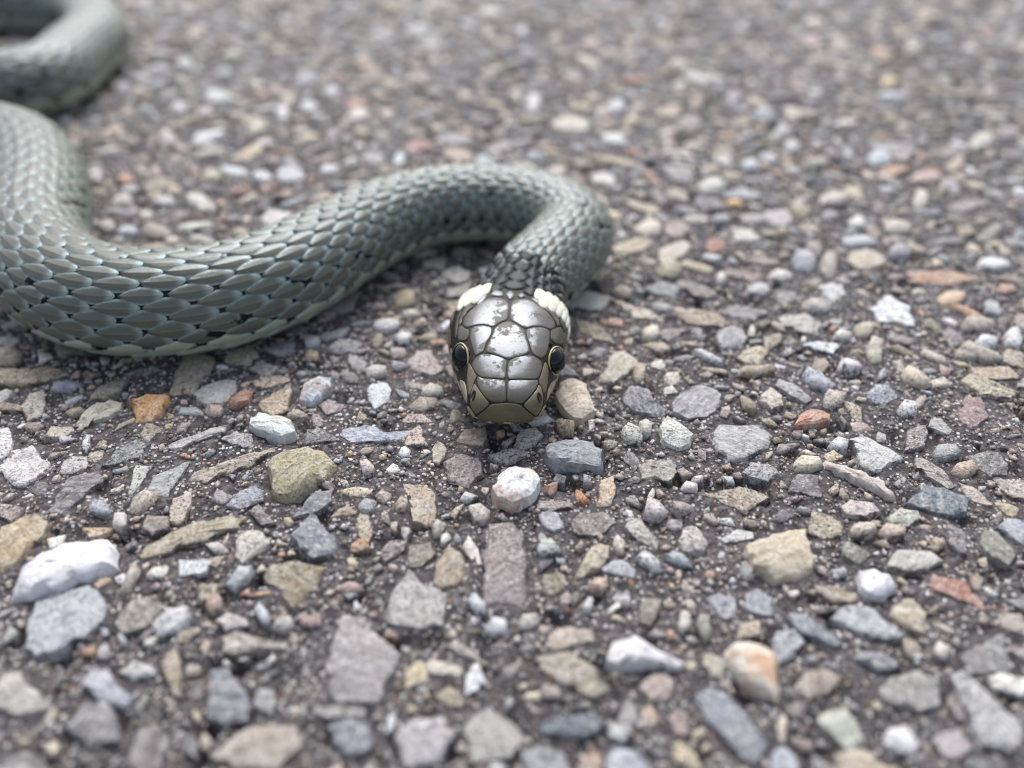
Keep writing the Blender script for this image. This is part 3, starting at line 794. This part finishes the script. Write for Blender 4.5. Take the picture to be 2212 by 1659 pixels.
def surf(s, th, h=0.0):
    """point of the skin at s mm behind the snout, th from the back line (radians), raised by h"""
    s = np.asarray(s, float); th = np.asarray(th, float)
    def raw(s, th):
        w, hu, hl, ne = dims(s)
        ct, st = np.cos(th), np.sin(th)
        x = w * np.sign(st) * np.abs(st) ** (2 / ne)
        z = np.where(ct > 0, hu, hl) * np.sign(ct) * np.abs(ct) ** (2 / ne)
        c = np.stack([np.interp(s, sg_, C[:, i]) for i in range(3)], -1)
        b = np.stack([np.interp(s, sg_, SIDE[:, i]) for i in range(3)], -1)
        u = np.stack([np.interp(s, sg_, UPV[:, i]) for i in range(3)], -1)
        return c + b * x[..., None] + u * z[..., None]
    p = raw(s, th)
    if np.isscalar(h) and h == 0: return p
    e1, e2 = .25, .02
    d1 = raw(s + e1, th) - raw(np.maximum(s - e1, .02), th)
    d2 = raw(s, th + e2) - raw(s, th - e2)
    nrm = np.cross(d2, d1); nrm /= np.maximum(np.linalg.norm(nrm, axis=-1), 1e-9)[..., None]
    return p + nrm * np.asarray(h)[..., None]
_c = surf(60., 0., .0); _d = surf(np.array([60.]), np.array([0.]), np.array([1.]))[0]
NSIGN = 1.0 if _d[2] > _c[2] else -1.0
def skin(s, th, h):
    s, th, h = np.broadcast_arrays(np.asarray(s, float), np.asarray(th, float), np.asarray(h, float))
    return surf(s, th, h * NSIGN)

BASE = np.array([SNOUT[0], SNOUT[1] + 15, 0])
snake = bpy.data.objects.new('snake', None)
col.objects.link(snake)
snake.location = BASE * MM
snake.empty_display_size = .01
tag(snake, 'coiled olive grey grass snake with cream collar patches facing forward', 'snake')

# continuous body, snout to tail
bs = np.concatenate([[.02, .08, .2, .4, .7, 1.05, 1.45, 1.9, 2.4], np.arange(3, 40, .5), np.arange(40, LEN - .6, 1.0)])
NT_ = 64
bt = np.linspace(-math.pi, math.pi, NT_, endpoint=False)
SS, TT = np.meshgrid(bs, bt, indexing='ij')
BV = surf(SS, TT).reshape(-1, 3)
bi = np.arange(len(bs) * NT_).reshape(len(bs), NT_)
bf = np.stack([bi[:-1], np.roll(bi, -1, 1)[:-1], np.roll(bi, -1, 1)[1:], bi[1:]], -1).reshape(-1, 4)
caps = [tuple(bi[0][::-1]), tuple(bi[-1])]
faces = [tuple(q) for q in bf] + caps
s_, t_ = SS.ravel(), np.abs(TT.ravel())
colr = np.tile([.012, .012, .013, 1.], (len(BV), 1))
hd = s_ < 21
olive = np.array([.022, .02, .015, 1]); cream = np.array([.42, .40, .26, 1])
colr[hd] = olive
colr[hd & (t_ > math.radians(116))] = cream
colr[(s_ >= 21) & (t_ > math.radians(140))] = (.05, .05, .05, 1)
yl = (18.6 - .8 * t_ < s_) & (s_ < 24.2 - .4 * t_) & (.22 < t_) & (t_ < 1.75)
colr[yl & (s_ > 19.6)] = (.03, .03, .03, 1)
# mouth line
ml = hd & (np.abs(t_ - math.radians(128)) < .05) & (s_ > .8)
colr[ml] = (.01, .01, .01, 1)
body = link('body', mesh_of('body', BV - BASE, faces, M_SKIN, True, {'tint': colr}), snake)
bvh = BVHTree.FromPolygons([Vector(p) for p in BV], faces)

# ------------------------------------------------------------------ body scales: 19 rows, keeled, overlapping tailwards
TH_MAX = math.radians(116)
DTH = 2 * TH_MAX / 18.6
def pitch(s): return np.interp(s, [17, 26, 40, 75, 120, 180, 300, 500], [1.9, 2.5, 3.4, 4.3, 5.0, 5.3, 5.7, 6.0])
gs = np.arange(17, LEN - 8, .25)
tau = np.concatenate([[0], np.cumsum(.25 / pitch(gs))[:-1]])
def s_of(t): return np.interp(t, tau, gs)
uu = np.array([-1, -.8, -.45, -.09, 0, .09, .45, .8, 1.])
vv = np.array([0, .08, .25, .5, .74, .9, 1.0, 1.0])
wv = np.array([.46, .72, .95, .97, .74, .40, .10, .08])
lift_end = np.array([0, 0, 0, 0, 0, 0, 0, 1.])
UU, VV = np.meshgrid(uu, vv, indexing='xy')
SF = []
for j in range(len(vv) - 1):
    for i in range(len(uu) - 1):
        a = j * len(uu) + i
        SF.append((a, a + 1, a + 1 + len(uu), a + len(uu)))
SF = np.array(SF)
sq = []
for k in range(-9, 10):
    th0 = k * DTH
    nmax = int(tau[-1]) - 2
    for n_ in range(nmax):
        t0 = n_ + (.5 if k % 2 else 0)
        s0 = float(s_of(t0))
        start = 19.0 - 2.0 * min(1, abs(th0) / 1.6)
        if s0 < start or (s0 < 21.2 - .6 * abs(th0) and .3 < abs(th0) < 1.5): continue
        sq.append((k, th0, t0, s0))
def collar(s, a): return (18.0 - .8 * a < s) & (s < 23.4 - .4 * a) & (.17 < a) & (a < 1.75)
def scale_geo(k, th0, t0, s0, yel):
    p = float(pitch(s0)); r = float(dims(np.array([s0]))[0][0])
    ak = abs(k)
    j = rng.normal(0, .03, 4)
    s = np.interp(t0 - .04 + VV * ((1.0 if ak < 4 else .92) + j[0]) + .10 * UU ** 2 * (1 - VV), tau, gs)
    wid = .62 if s0 < 31 and ak < 6 else (.80 if ak < 4 else .80 if ak < 6 else .86)
    th = th0 + (UU * wv[:, None] * wid + j[1]) * DTH
    hs_ = r / 8.0
    h = (.10 + .15 * VV) * (1 - .75 * np.abs(UU) ** 6) + .09 * (1 - UU ** 2) * np.minimum(1, VV * 6 + .3)
    kee = 1.0 if ak < 8 else 0.0
    h = h + .04 * kee * np.exp(-(UU / .06) ** 2) * np.clip(VV * 3, 0, 1)
    h = h - lift_end[:, None] * .32
    return skin(s, th, h * hs_).reshape(-1, 3)
def scale_tint(k, th0, s0):
    ak = abs(k)
    tone = np.clip(ak / 9, 0, 1) ** 1.2 * .72
    if ak == 9: tone = .93
    blk = 0.0
    x = rng.random()
    if ak in (4, 5) and x < .16: blk = rng.uniform(.22, .45)
    elif ak in (6, 7, 8, 9) and x < .6: blk = rng.uniform(.22, .5)
    elif x < .08: blk = rng.uniform(.1, .35)
    yel = 0.0
    nape = np.clip(1 - (s0 - 24.5) / 9, 0, 1) if s0 > 24.5 else 1
    nape = nape * np.clip(1.25 - (ak - 3) / 5, 0, 1) + rng.normal(0, .12)
    if s0 < 37 and ak < 8: blk = max(blk, .9 * nape)
    a = abs(th0)
    
    return tone, blk, rng.random(), yel
geo = []
for q in sq:
    tn = scale_tint(q[0], q[1], q[3])
    v = scale_geo(*q, tn[3] > 0)
    geo.append((v, tn, 'scale', 1.0 if abs(q[0]) < 8 else 0.))
# belly plates
NVU = 13
uu2 = np.linspace(-1, 1, NVU)
vv2 = np.array([0, .15, .45, .8, 1.0, 1.0])
U2, V2 = np.meshgrid(uu2, vv2, indexing='xy')
SF2 = np.array([(j * NVU + i, j * NVU + i + 1, (j + 1) * NVU + i + 1, (j + 1) * NVU + i) for j in range(len(vv2) - 1) for i in range(NVU - 1)])
span = math.pi - 9 * DTH - .25 * DTH
vent = []
for n_ in range(int(tau[-1]) - 2):
    s0 = float(s_of(n_ + .25))
    if s0 < 22: continue
    s = np.interp(n_ + .05 + V2 * 1.12 - .28 * np.abs(U2) ** 3, tau, gs)
    th = math.pi + U2 * span
    h = (.05 + .25 * V2) * (1 - .8 * U2 ** 8) ; h[-1] -= .3
    vent.append((skin(s, th, h).reshape(-1, 3), (1.0, rng.uniform(0, .12), rng.random(), 0.), 'belly_scale', 0.))
allsc = [(g, SF, UU, VV) for g in geo] + [(g, SF2, U2, V2) for g in vent]
def show(g):
    v = g[0]; c = v.mean(0)
    px, py, dep = project(v)
    if c[1] < 20: return 0
    cx, cy = px.mean(), py.mean()
    if not (-20 < cx < 2232 and -20 < cy < 1680): return 0
    m = np.linalg.norm(v[len(v) // 2 - 4] - v[len(v) // 2 + 3])
    area = np.ptp(px) * np.ptp(py)
    # facing the lens?
    nn = surf_normal_at(c)
    view = CAM - c; view /= np.linalg.norm(view)
    return area * max(0, float(nn @ view))
def surf_normal_at(c):
    r = bvh.find_nearest(Vector(c))
    n = np.array(r[1])
    i = np.argmin(np.sum((C[:, :3] - c) ** 2, 1))
    out = c - C[i, :3]
    return n if n @ out > 0 else -n
sh = [show(g[0]) for g in allsc]
best = set(sorted(range(len(allsc)), key=lambda i: -sh[i])[:300])
def scale_attrs(g, U, V):
    n = U.size; t = g[1]
    return np.tile(t, (n, 1)), np.column_stack([U.ravel(), V.ravel(), np.full(n, g[3])])
bv, bfc, bt_, bs_, base = [], [], [], [], 0
for i, (g, f, U, V) in enumerate(allsc):
    t, a = scale_attrs(g, U, V)
    if i in best:
        c = g[0].mean(0)
        o = link(g[2], mesh_of(g[2], g[0] - c, f, M_SCALE, True, {'tint': t, 'sc': a}), snake, c - BASE)
    else:
        bv.append(g[0] - BASE); bfc.append(f + base); bt_.append(t); bs_.append(a); base += len(g[0])
rest = link('scales', mesh_of('scales', np.vstack(bv), np.vstack(bfc), M_SCALE, True, {'tint': np.vstack(bt_), 'sc': np.vstack(bs_)}), snake)
rest['kind'] = 'stuff'

# ------------------------------------------------------------------ head shields
def cast(px, py):
    d = ray(px, py); d = d / np.linalg.norm(d)
    hit = bvh.ray_cast(Vector(CAM), Vector(d))
    if hit[0] is None:
        # just past the outline of the head: take the nearest skin
        t = (SNOUT[1] + 9) / d[1]
        hit = bvh.find_nearest(Vector(CAM + d * t))
    p, n = np.array(hit[0]), np.array(hit[1])
    if n @ d > 0: n = -n
    return p, n
def chaikin(p, it=2):
    p = np.asarray(p, float)
    for _ in range(it):
        q = np.roll(p, -1, 0)
        p = np.stack([.87 * p + .13 * q, .13 * p + .87 * q], 1).reshape(-1, 2)
    return p
RR = [0, .3, .55, .75, .88, .955, .99, 1.0]
def shield_from(outline, place, name, colour, coat=1.0, dome=.07, shrink=1.004, dark=0.0, n=36, label=None, parent=None):
    b = resample(chaikin(outline), n)
    c = b.mean(0)
    b = c + (b - c) * shrink
    V, A = [], []
    for r in RR:
        pts = [c] if r == 0 else c + (b - c) * r
        for q in pts:
            p, nn = place(*q)
            hgt = .10 + dome * (1 - r ** 3.2) - (.0 if r < .99 else .07 if r < 1 else .28)
            V.append(p + nn * hgt); A.append((r, dark, 0))
    F = [(0, 1 + i, 1 + (i + 1) % n) for i in range(n)]
    for j in range(len(RR) - 2):
        o1, o2 = 1 + j * n, 1 + (j + 1) * n
        for i in range(n):
            F.append((o1 + i, o2 + i, o2 + (i + 1) % n, o1 + (i + 1) % n))
    V = np.array(V); c3 = V.mean(0)
    # turn the faces outwards
    v0, v1, v2 = V[0], V[1], V[2]
    if np.cross(v1 - v0, v2 - v0) @ place(*c)[1] < 0: F = [q[::-1] for q in F]
    t = np.tile([*colour, coat], (len(V), 1))
    me = mesh_of(name, V - c3, F, M_SHIELD, True, {'tint': t, 'sc': np.array(A)})
    o = link(name, me, parent or snake, c3 - BASE)
    if label: o['label'] = label
    return o
def crop(x, y):                   # a close view of the head: picture point -> skin point
    return cast((1700 + x / 2.2425) / (4000 / 2212), (1020 + y / 2.2425) / (4000 / 2212))
def par(s, deg):                  # mm behind the snout, degrees from the back line
    a = math.radians(deg)
    p0 = skin(s, a, 0.); p1 = skin(s, a, 1.)
    return p0, p1 - p0
OL = (.072, .064, .047)
shield_from([(640,525),(700,545),(785,605),(797,650),(840,800),(790,825),(660,862),(620,860),(520,820),(432,800),(450,750),(500,640),(515,590),(570,545)], crop, 'frontal_shield', OL)
shield_from([(308,600),(340,572),(430,562),(498,580),(497,640),(450,720),(425,800),(390,815),(350,840),(318,740),(302,660)], crop, 'supraocular_shield', OL)
shield_from([(792,600),(850,582),(940,580),(1002,605),(1004,680),(990,760),(970,830),(935,858),(900,845),(850,815),(825,740),(797,660)], crop, 'supraocular_shield', OL)
shield_from([(470,325),(540,318),(620,340),(650,370),(648,440),(638,518),(570,540),(510,585),(430,558),(340,568),(270,590),(235,560),(250,500),(300,440),(350,400),(400,360)], crop, 'parietal_shield', OL)
shield_from([(660,370),(700,340),(780,330),(850,345),(930,400),(1000,460),(1050,530),(1060,580),(1010,605),(940,576),(850,576),(790,598),(700,540),(652,518),(654,440)], crop, 'parietal_shield', OL)
shield_from([(400,815),(500,817),(600,850),(636,880),(625,940),(620,1040),(520,1030),(410,1025),(370,1000),(340,960),(315,910),(340,860)], crop, 'prefrontal_shield', OL)
shield_from([(640,880),(690,847),(790,827),(860,830),(920,870),(940,910),(930,970),(900,1035),(860,1040),(740,1035),(628,1042),(628,940)], crop, 'prefrontal_shield', OL)
shield_from([(372,1005),(410,1028),(520,1034),(620,1045),(623,1140),(620,1235),(500,1240),(440,1200),(390,1130),(360,1060)], crop, 'internasal_shield', OL)
shield_from([(630,1045),(740,1040),(860,1044),(902,1040),(905,1070),(885,1115),(830,1190),(760,1250),(690,1242),(628,1235)], crop, 'internasal_shield', OL)
for q, dk, ct in (([(345,398),(290,440),(245,500),(230,555),(205,580),(215,500),(250,430),(300,375)], 0, .8),
              ([(230,560),(265,595),(300,605),(298,660),(270,700),(205,700),(195,640),(203,585)], 0, .5),
              ([(200,470),(240,430),(213,500),(200,580),(190,660),(178,690),(172,610),(185,530)], .2, .3),
              ([(935,400),(1005,462),(1052,530),(1065,580),(1090,570),(1080,500),(1040,430),(975,385)], 0, .8),
              ([(1065,585),(1012,608),(1008,680),(1040,720),(1100,740),(1130,700),(1125,620),(1095,575)], 0, .5),
              ([(1092,470),(1150,500),(1175,580),(1170,660),(1140,740),(1132,690),(1127,610),(1097,560)], .25, .3)):
    shield_from(q, crop, 'temporal_shield', OL, ct, dome=.06, dark=dk, n=24)
for q in ([(360,400),(378,300),(462,290),(430,350)], [(612,290),(660,262),(702,300),(655,348)], [(718,302),(760,280),(795,312),(750,328)], [(830,330),(900,328),(972,385),(932,408),(870,360)], [(480,300),(520,255),(590,270),(600,310),(540,312)]):
    shield_from(q, crop, 'nape_scale', (.16, .155, .15), .7, dome=.12, n=20)
TAN = (.16, .14, .085); CRM = (.30, .28, .19)
shield_from([(490,1252),(560,1245),(640,1240),(735,1250),(770,1280),(830,1330),(885,1370),(878,1410),(830,1452),(740,1474),(620,1478),(500,1465),(400,1438),(362,1400),(360,1360),(410,1320)], crop, 'rostral_shield', (.13, .112, .07), .12, label='tan shield at the tip of the snout')
for q in ([(290,880),(318,920),(345,975),(368,1010),(342,1060),(320,1140),(303,1195),(285,1130),(280,1020),(288,950)],
          [(968,875),(945,920),(932,975),(907,1045),(912,1075),(938,1120),(950,1180),(975,1110),(985,1020),(988,940)]):
    shield_from(q, crop, 'loreal_shield', (.13, .115, .075), .25, dome=.08, n=24)
for q in ([(215,1030),(262,1060),(280,1150),(285,1255),(255,1195),(228,1110)], [(1085,1020),(1055,1110),(1030,1195),(985,1310),(965,1245),(985,1140),(1015,1060)]):
    shield_from(q, crop, 'labial_shield', CRM, .25, dome=.08, n=24)
n1 = shield_from([(342,1065),(375,1115),(430,1192),(475,1242),(460,1270),(410,1310),(360,1345),(322,1290),(308,1230),(318,1150)], crop, 'nasal_shield', TAN, .3)
n2 = shield_from([(908,1075),(890,1125),(835,1195),(770,1257),(790,1282),(840,1325),(885,1362),(930,1290),(945,1200),(932,1120)], crop, 'nasal_shield', TAN, .3)
def nostril(x, y, w, h, lean):
    t = np.linspace(0, 2 * math.pi, 14, endpoint=False)
    px, py = w * np.cos(t), h * np.sin(t)
    pts = [crop(x + a + lean * b, y + b) for a, b in zip(px, py)]
    V = np.array([p + n * .34 for p, n in pts] + [p - n * .2 for p, n in pts] + [crop(x, y)[0] + crop(x, y)[1] * .36])
    k = 14
    F = [(i, (i + 1) % k, k + (i + 1) % k, k + i) for i in range(k)] + [(i, (i + 1) % k, 2 * k) for i in range(k)]
    c3 = V.mean(0)
    link('nostril', mesh_of('nostril', V - c3, F, M_NOSTRIL), snake, c3 - BASE)
nostril(343, 1182, 15, 40, -.22)
nostril(904, 1198, 15, 40, .22)
shield_from([(285,1262),(318,1300),(352,1350),(352,1400),(366,1430),(300,1380),(275,1320)], crop, 'labial_shield', CRM, .3)
shield_from([(937,1295),(965,1252),(975,1320),(940,1390),(884,1438),(890,1375)], crop, 'labial_shield', CRM, .3)
for sgn in (-1, 1):
    def P(pts): return [(s, sgn * a) for s, a in pts]
    for nm, pts, cc, coat, dk in [
        ('postocular_shield', [(10.9,81),(12.1,79),(12.2,94),(10.6,96)], TAN, .4, .2),
        ('temporal_shield', [(12.3,77),(15.6,73),(15.8,91),(12.4,94)], OL, .15, .15),
        ('temporal_shield', [(15.8,72),(18.6,69),(18.8,88),(15.9,90)], OL, .15, .3)]:
        shield_from(P(pts), par, nm, cc, coat, dome=.14, shrink=.97, dark=dk, n=24)
    lx = [2.6, 4.6, 6.6, 8.7, 10.9, 13.2, 15.7, 18.6]
    for i in range(2, 7):
        a, b = lx[i] + .05, lx[i + 1] - .05
        up = 95 if i not in (2, 3) else 101
        shield_from(P([(a, up), ((a + b) / 2, up - 1), (b, up), (b, 125), (a, 125)]), par, 'labial_shield', CRM, .3, dome=.12, shrink=.965, dark=0, n=24)
        shield_from(P([(b - .55, up + 1), (b - .02, up), (b - .02, 124), (b - .3, 124)]), par, 'labial_bar', (.014, .013, .012), .3, dome=.16, shrink=.98, n=16)
        shield_from(P([(a, 131), (b, 131), (b, 148), (a, 148)]), par, 'lower_labial_shield', (.5, .48, .34), .3, dome=.12, shrink=.96, n=20)
for sgn in (-1, 1):
    for row in range(2):
        for i in range(8):
            a = 17 + 11.5 * i + (row % 2) * 5.7
            if (row == 2 and i > 5) or (row == 0 and i < 1) or (sgn < 0 and i > 3) or i > 6: continue
            sc_ = 19.2 - .75 * math.radians(a) + row * 1.75 + rng.normal(0, .06)
            t = np.linspace(0, 2 * math.pi, 12, endpoint=False)
            shield_from([(sc_ + 1.6 * math.cos(q), sgn * (a + 8.2 * math.sin(q))) for q in t], par, 'collar_scale',
                        (.735, .73 + rng.normal(0, .01), .56 + rng.normal(0, .03)), .12, dome=.30 - .04 * row, shrink=1.0, n=18)
# eyes
def uv_ball(r, nu=28, nv=16):
    V = [(0, 0, r)]
    for j in range(1, nv):
        for i in range(nu):
            a, b = math.pi * j / nv, 2 * math.pi * i / nu
            V.append((r * math.sin(a) * math.cos(b), r * math.sin(a) * math.sin(b), r * math.cos(a)))
    V.append((0, 0, -r)); F = [(0, 1 + i, 1 + (i + 1) % nu) for i in range(nu)]
    for j in range(nv - 2):
        for i in range(nu):
            a, b = 1 + j * nu + i, 1 + j * nu + (i + 1) % nu
            F.append((a, a + nu, b + nu, b))
    k = 1 + (nv - 2) * nu
    F += [(k + i, len(V) - 1, k + (i + 1) % nu) for i in range(nu)]
    return np.array(V), F
EYE = []
for sgn, (ex, ey) in ((-1, (222, 842)), (1, (1064, 872))):
    px, py = (1700 + ex / 2.2425) / (4000 / 2212), (1020 + ey / 2.2425) / (4000 / 2212)
    d = ray(px, py); t = (SNOUT[1] + 8.3) / d[1]
    vis = CAM + d * t                              # middle of the eye as seen
    rad = 1.9
    axis = np.array([sgn * .80, -.47, .30]); axis /= np.linalg.norm(axis)
    ctr = vis - axis * rad * .36
    v, f = uv_ball(rad)
    z = axis; x = np.cross([0, 0, 1.], z); x /= np.linalg.norm(x); y = np.cross(z, x)
    Rm = np.stack([x, y, z], 1)
    v[:, 2] *= .92
    v[v[:, 2] < rad * .30, :2] *= .7
    e = link('eye', mesh_of('eye', v @ Rm.T, f, M_EYE), snake, ctr - BASE)
    # pale rim of the iris around the black pupil
    k, m = 40, 8
    V, F = [], []
    for i in range(k):
        a = 2 * math.pi * i / k
        for j in range(m):
            b = 2 * math.pi * j / m
            rr = rad * .945 + .10 * math.cos(b)
            V.append((rr * math.cos(a), rr * math.sin(a), rad * .34 + .14 * math.sin(b)))
            F.append((i * m + j, ((i + 1) % k) * m + j, ((i + 1) % k) * m + (j + 1) % m, i * m + (j + 1) % m))
    link('iris', mesh_of('iris', np.array(V) @ Rm.T, F, M_IRIS), e)
    EYE.append((ctr, axis))
print('STATS stones', len(stones), 'single', single, 'grains', n, 'scales', len(allsc), 'LEN', round(LEN), 'snout', SNOUT.round(1), 'eyes', [c.round(1).tolist() for c, _ in EYE])
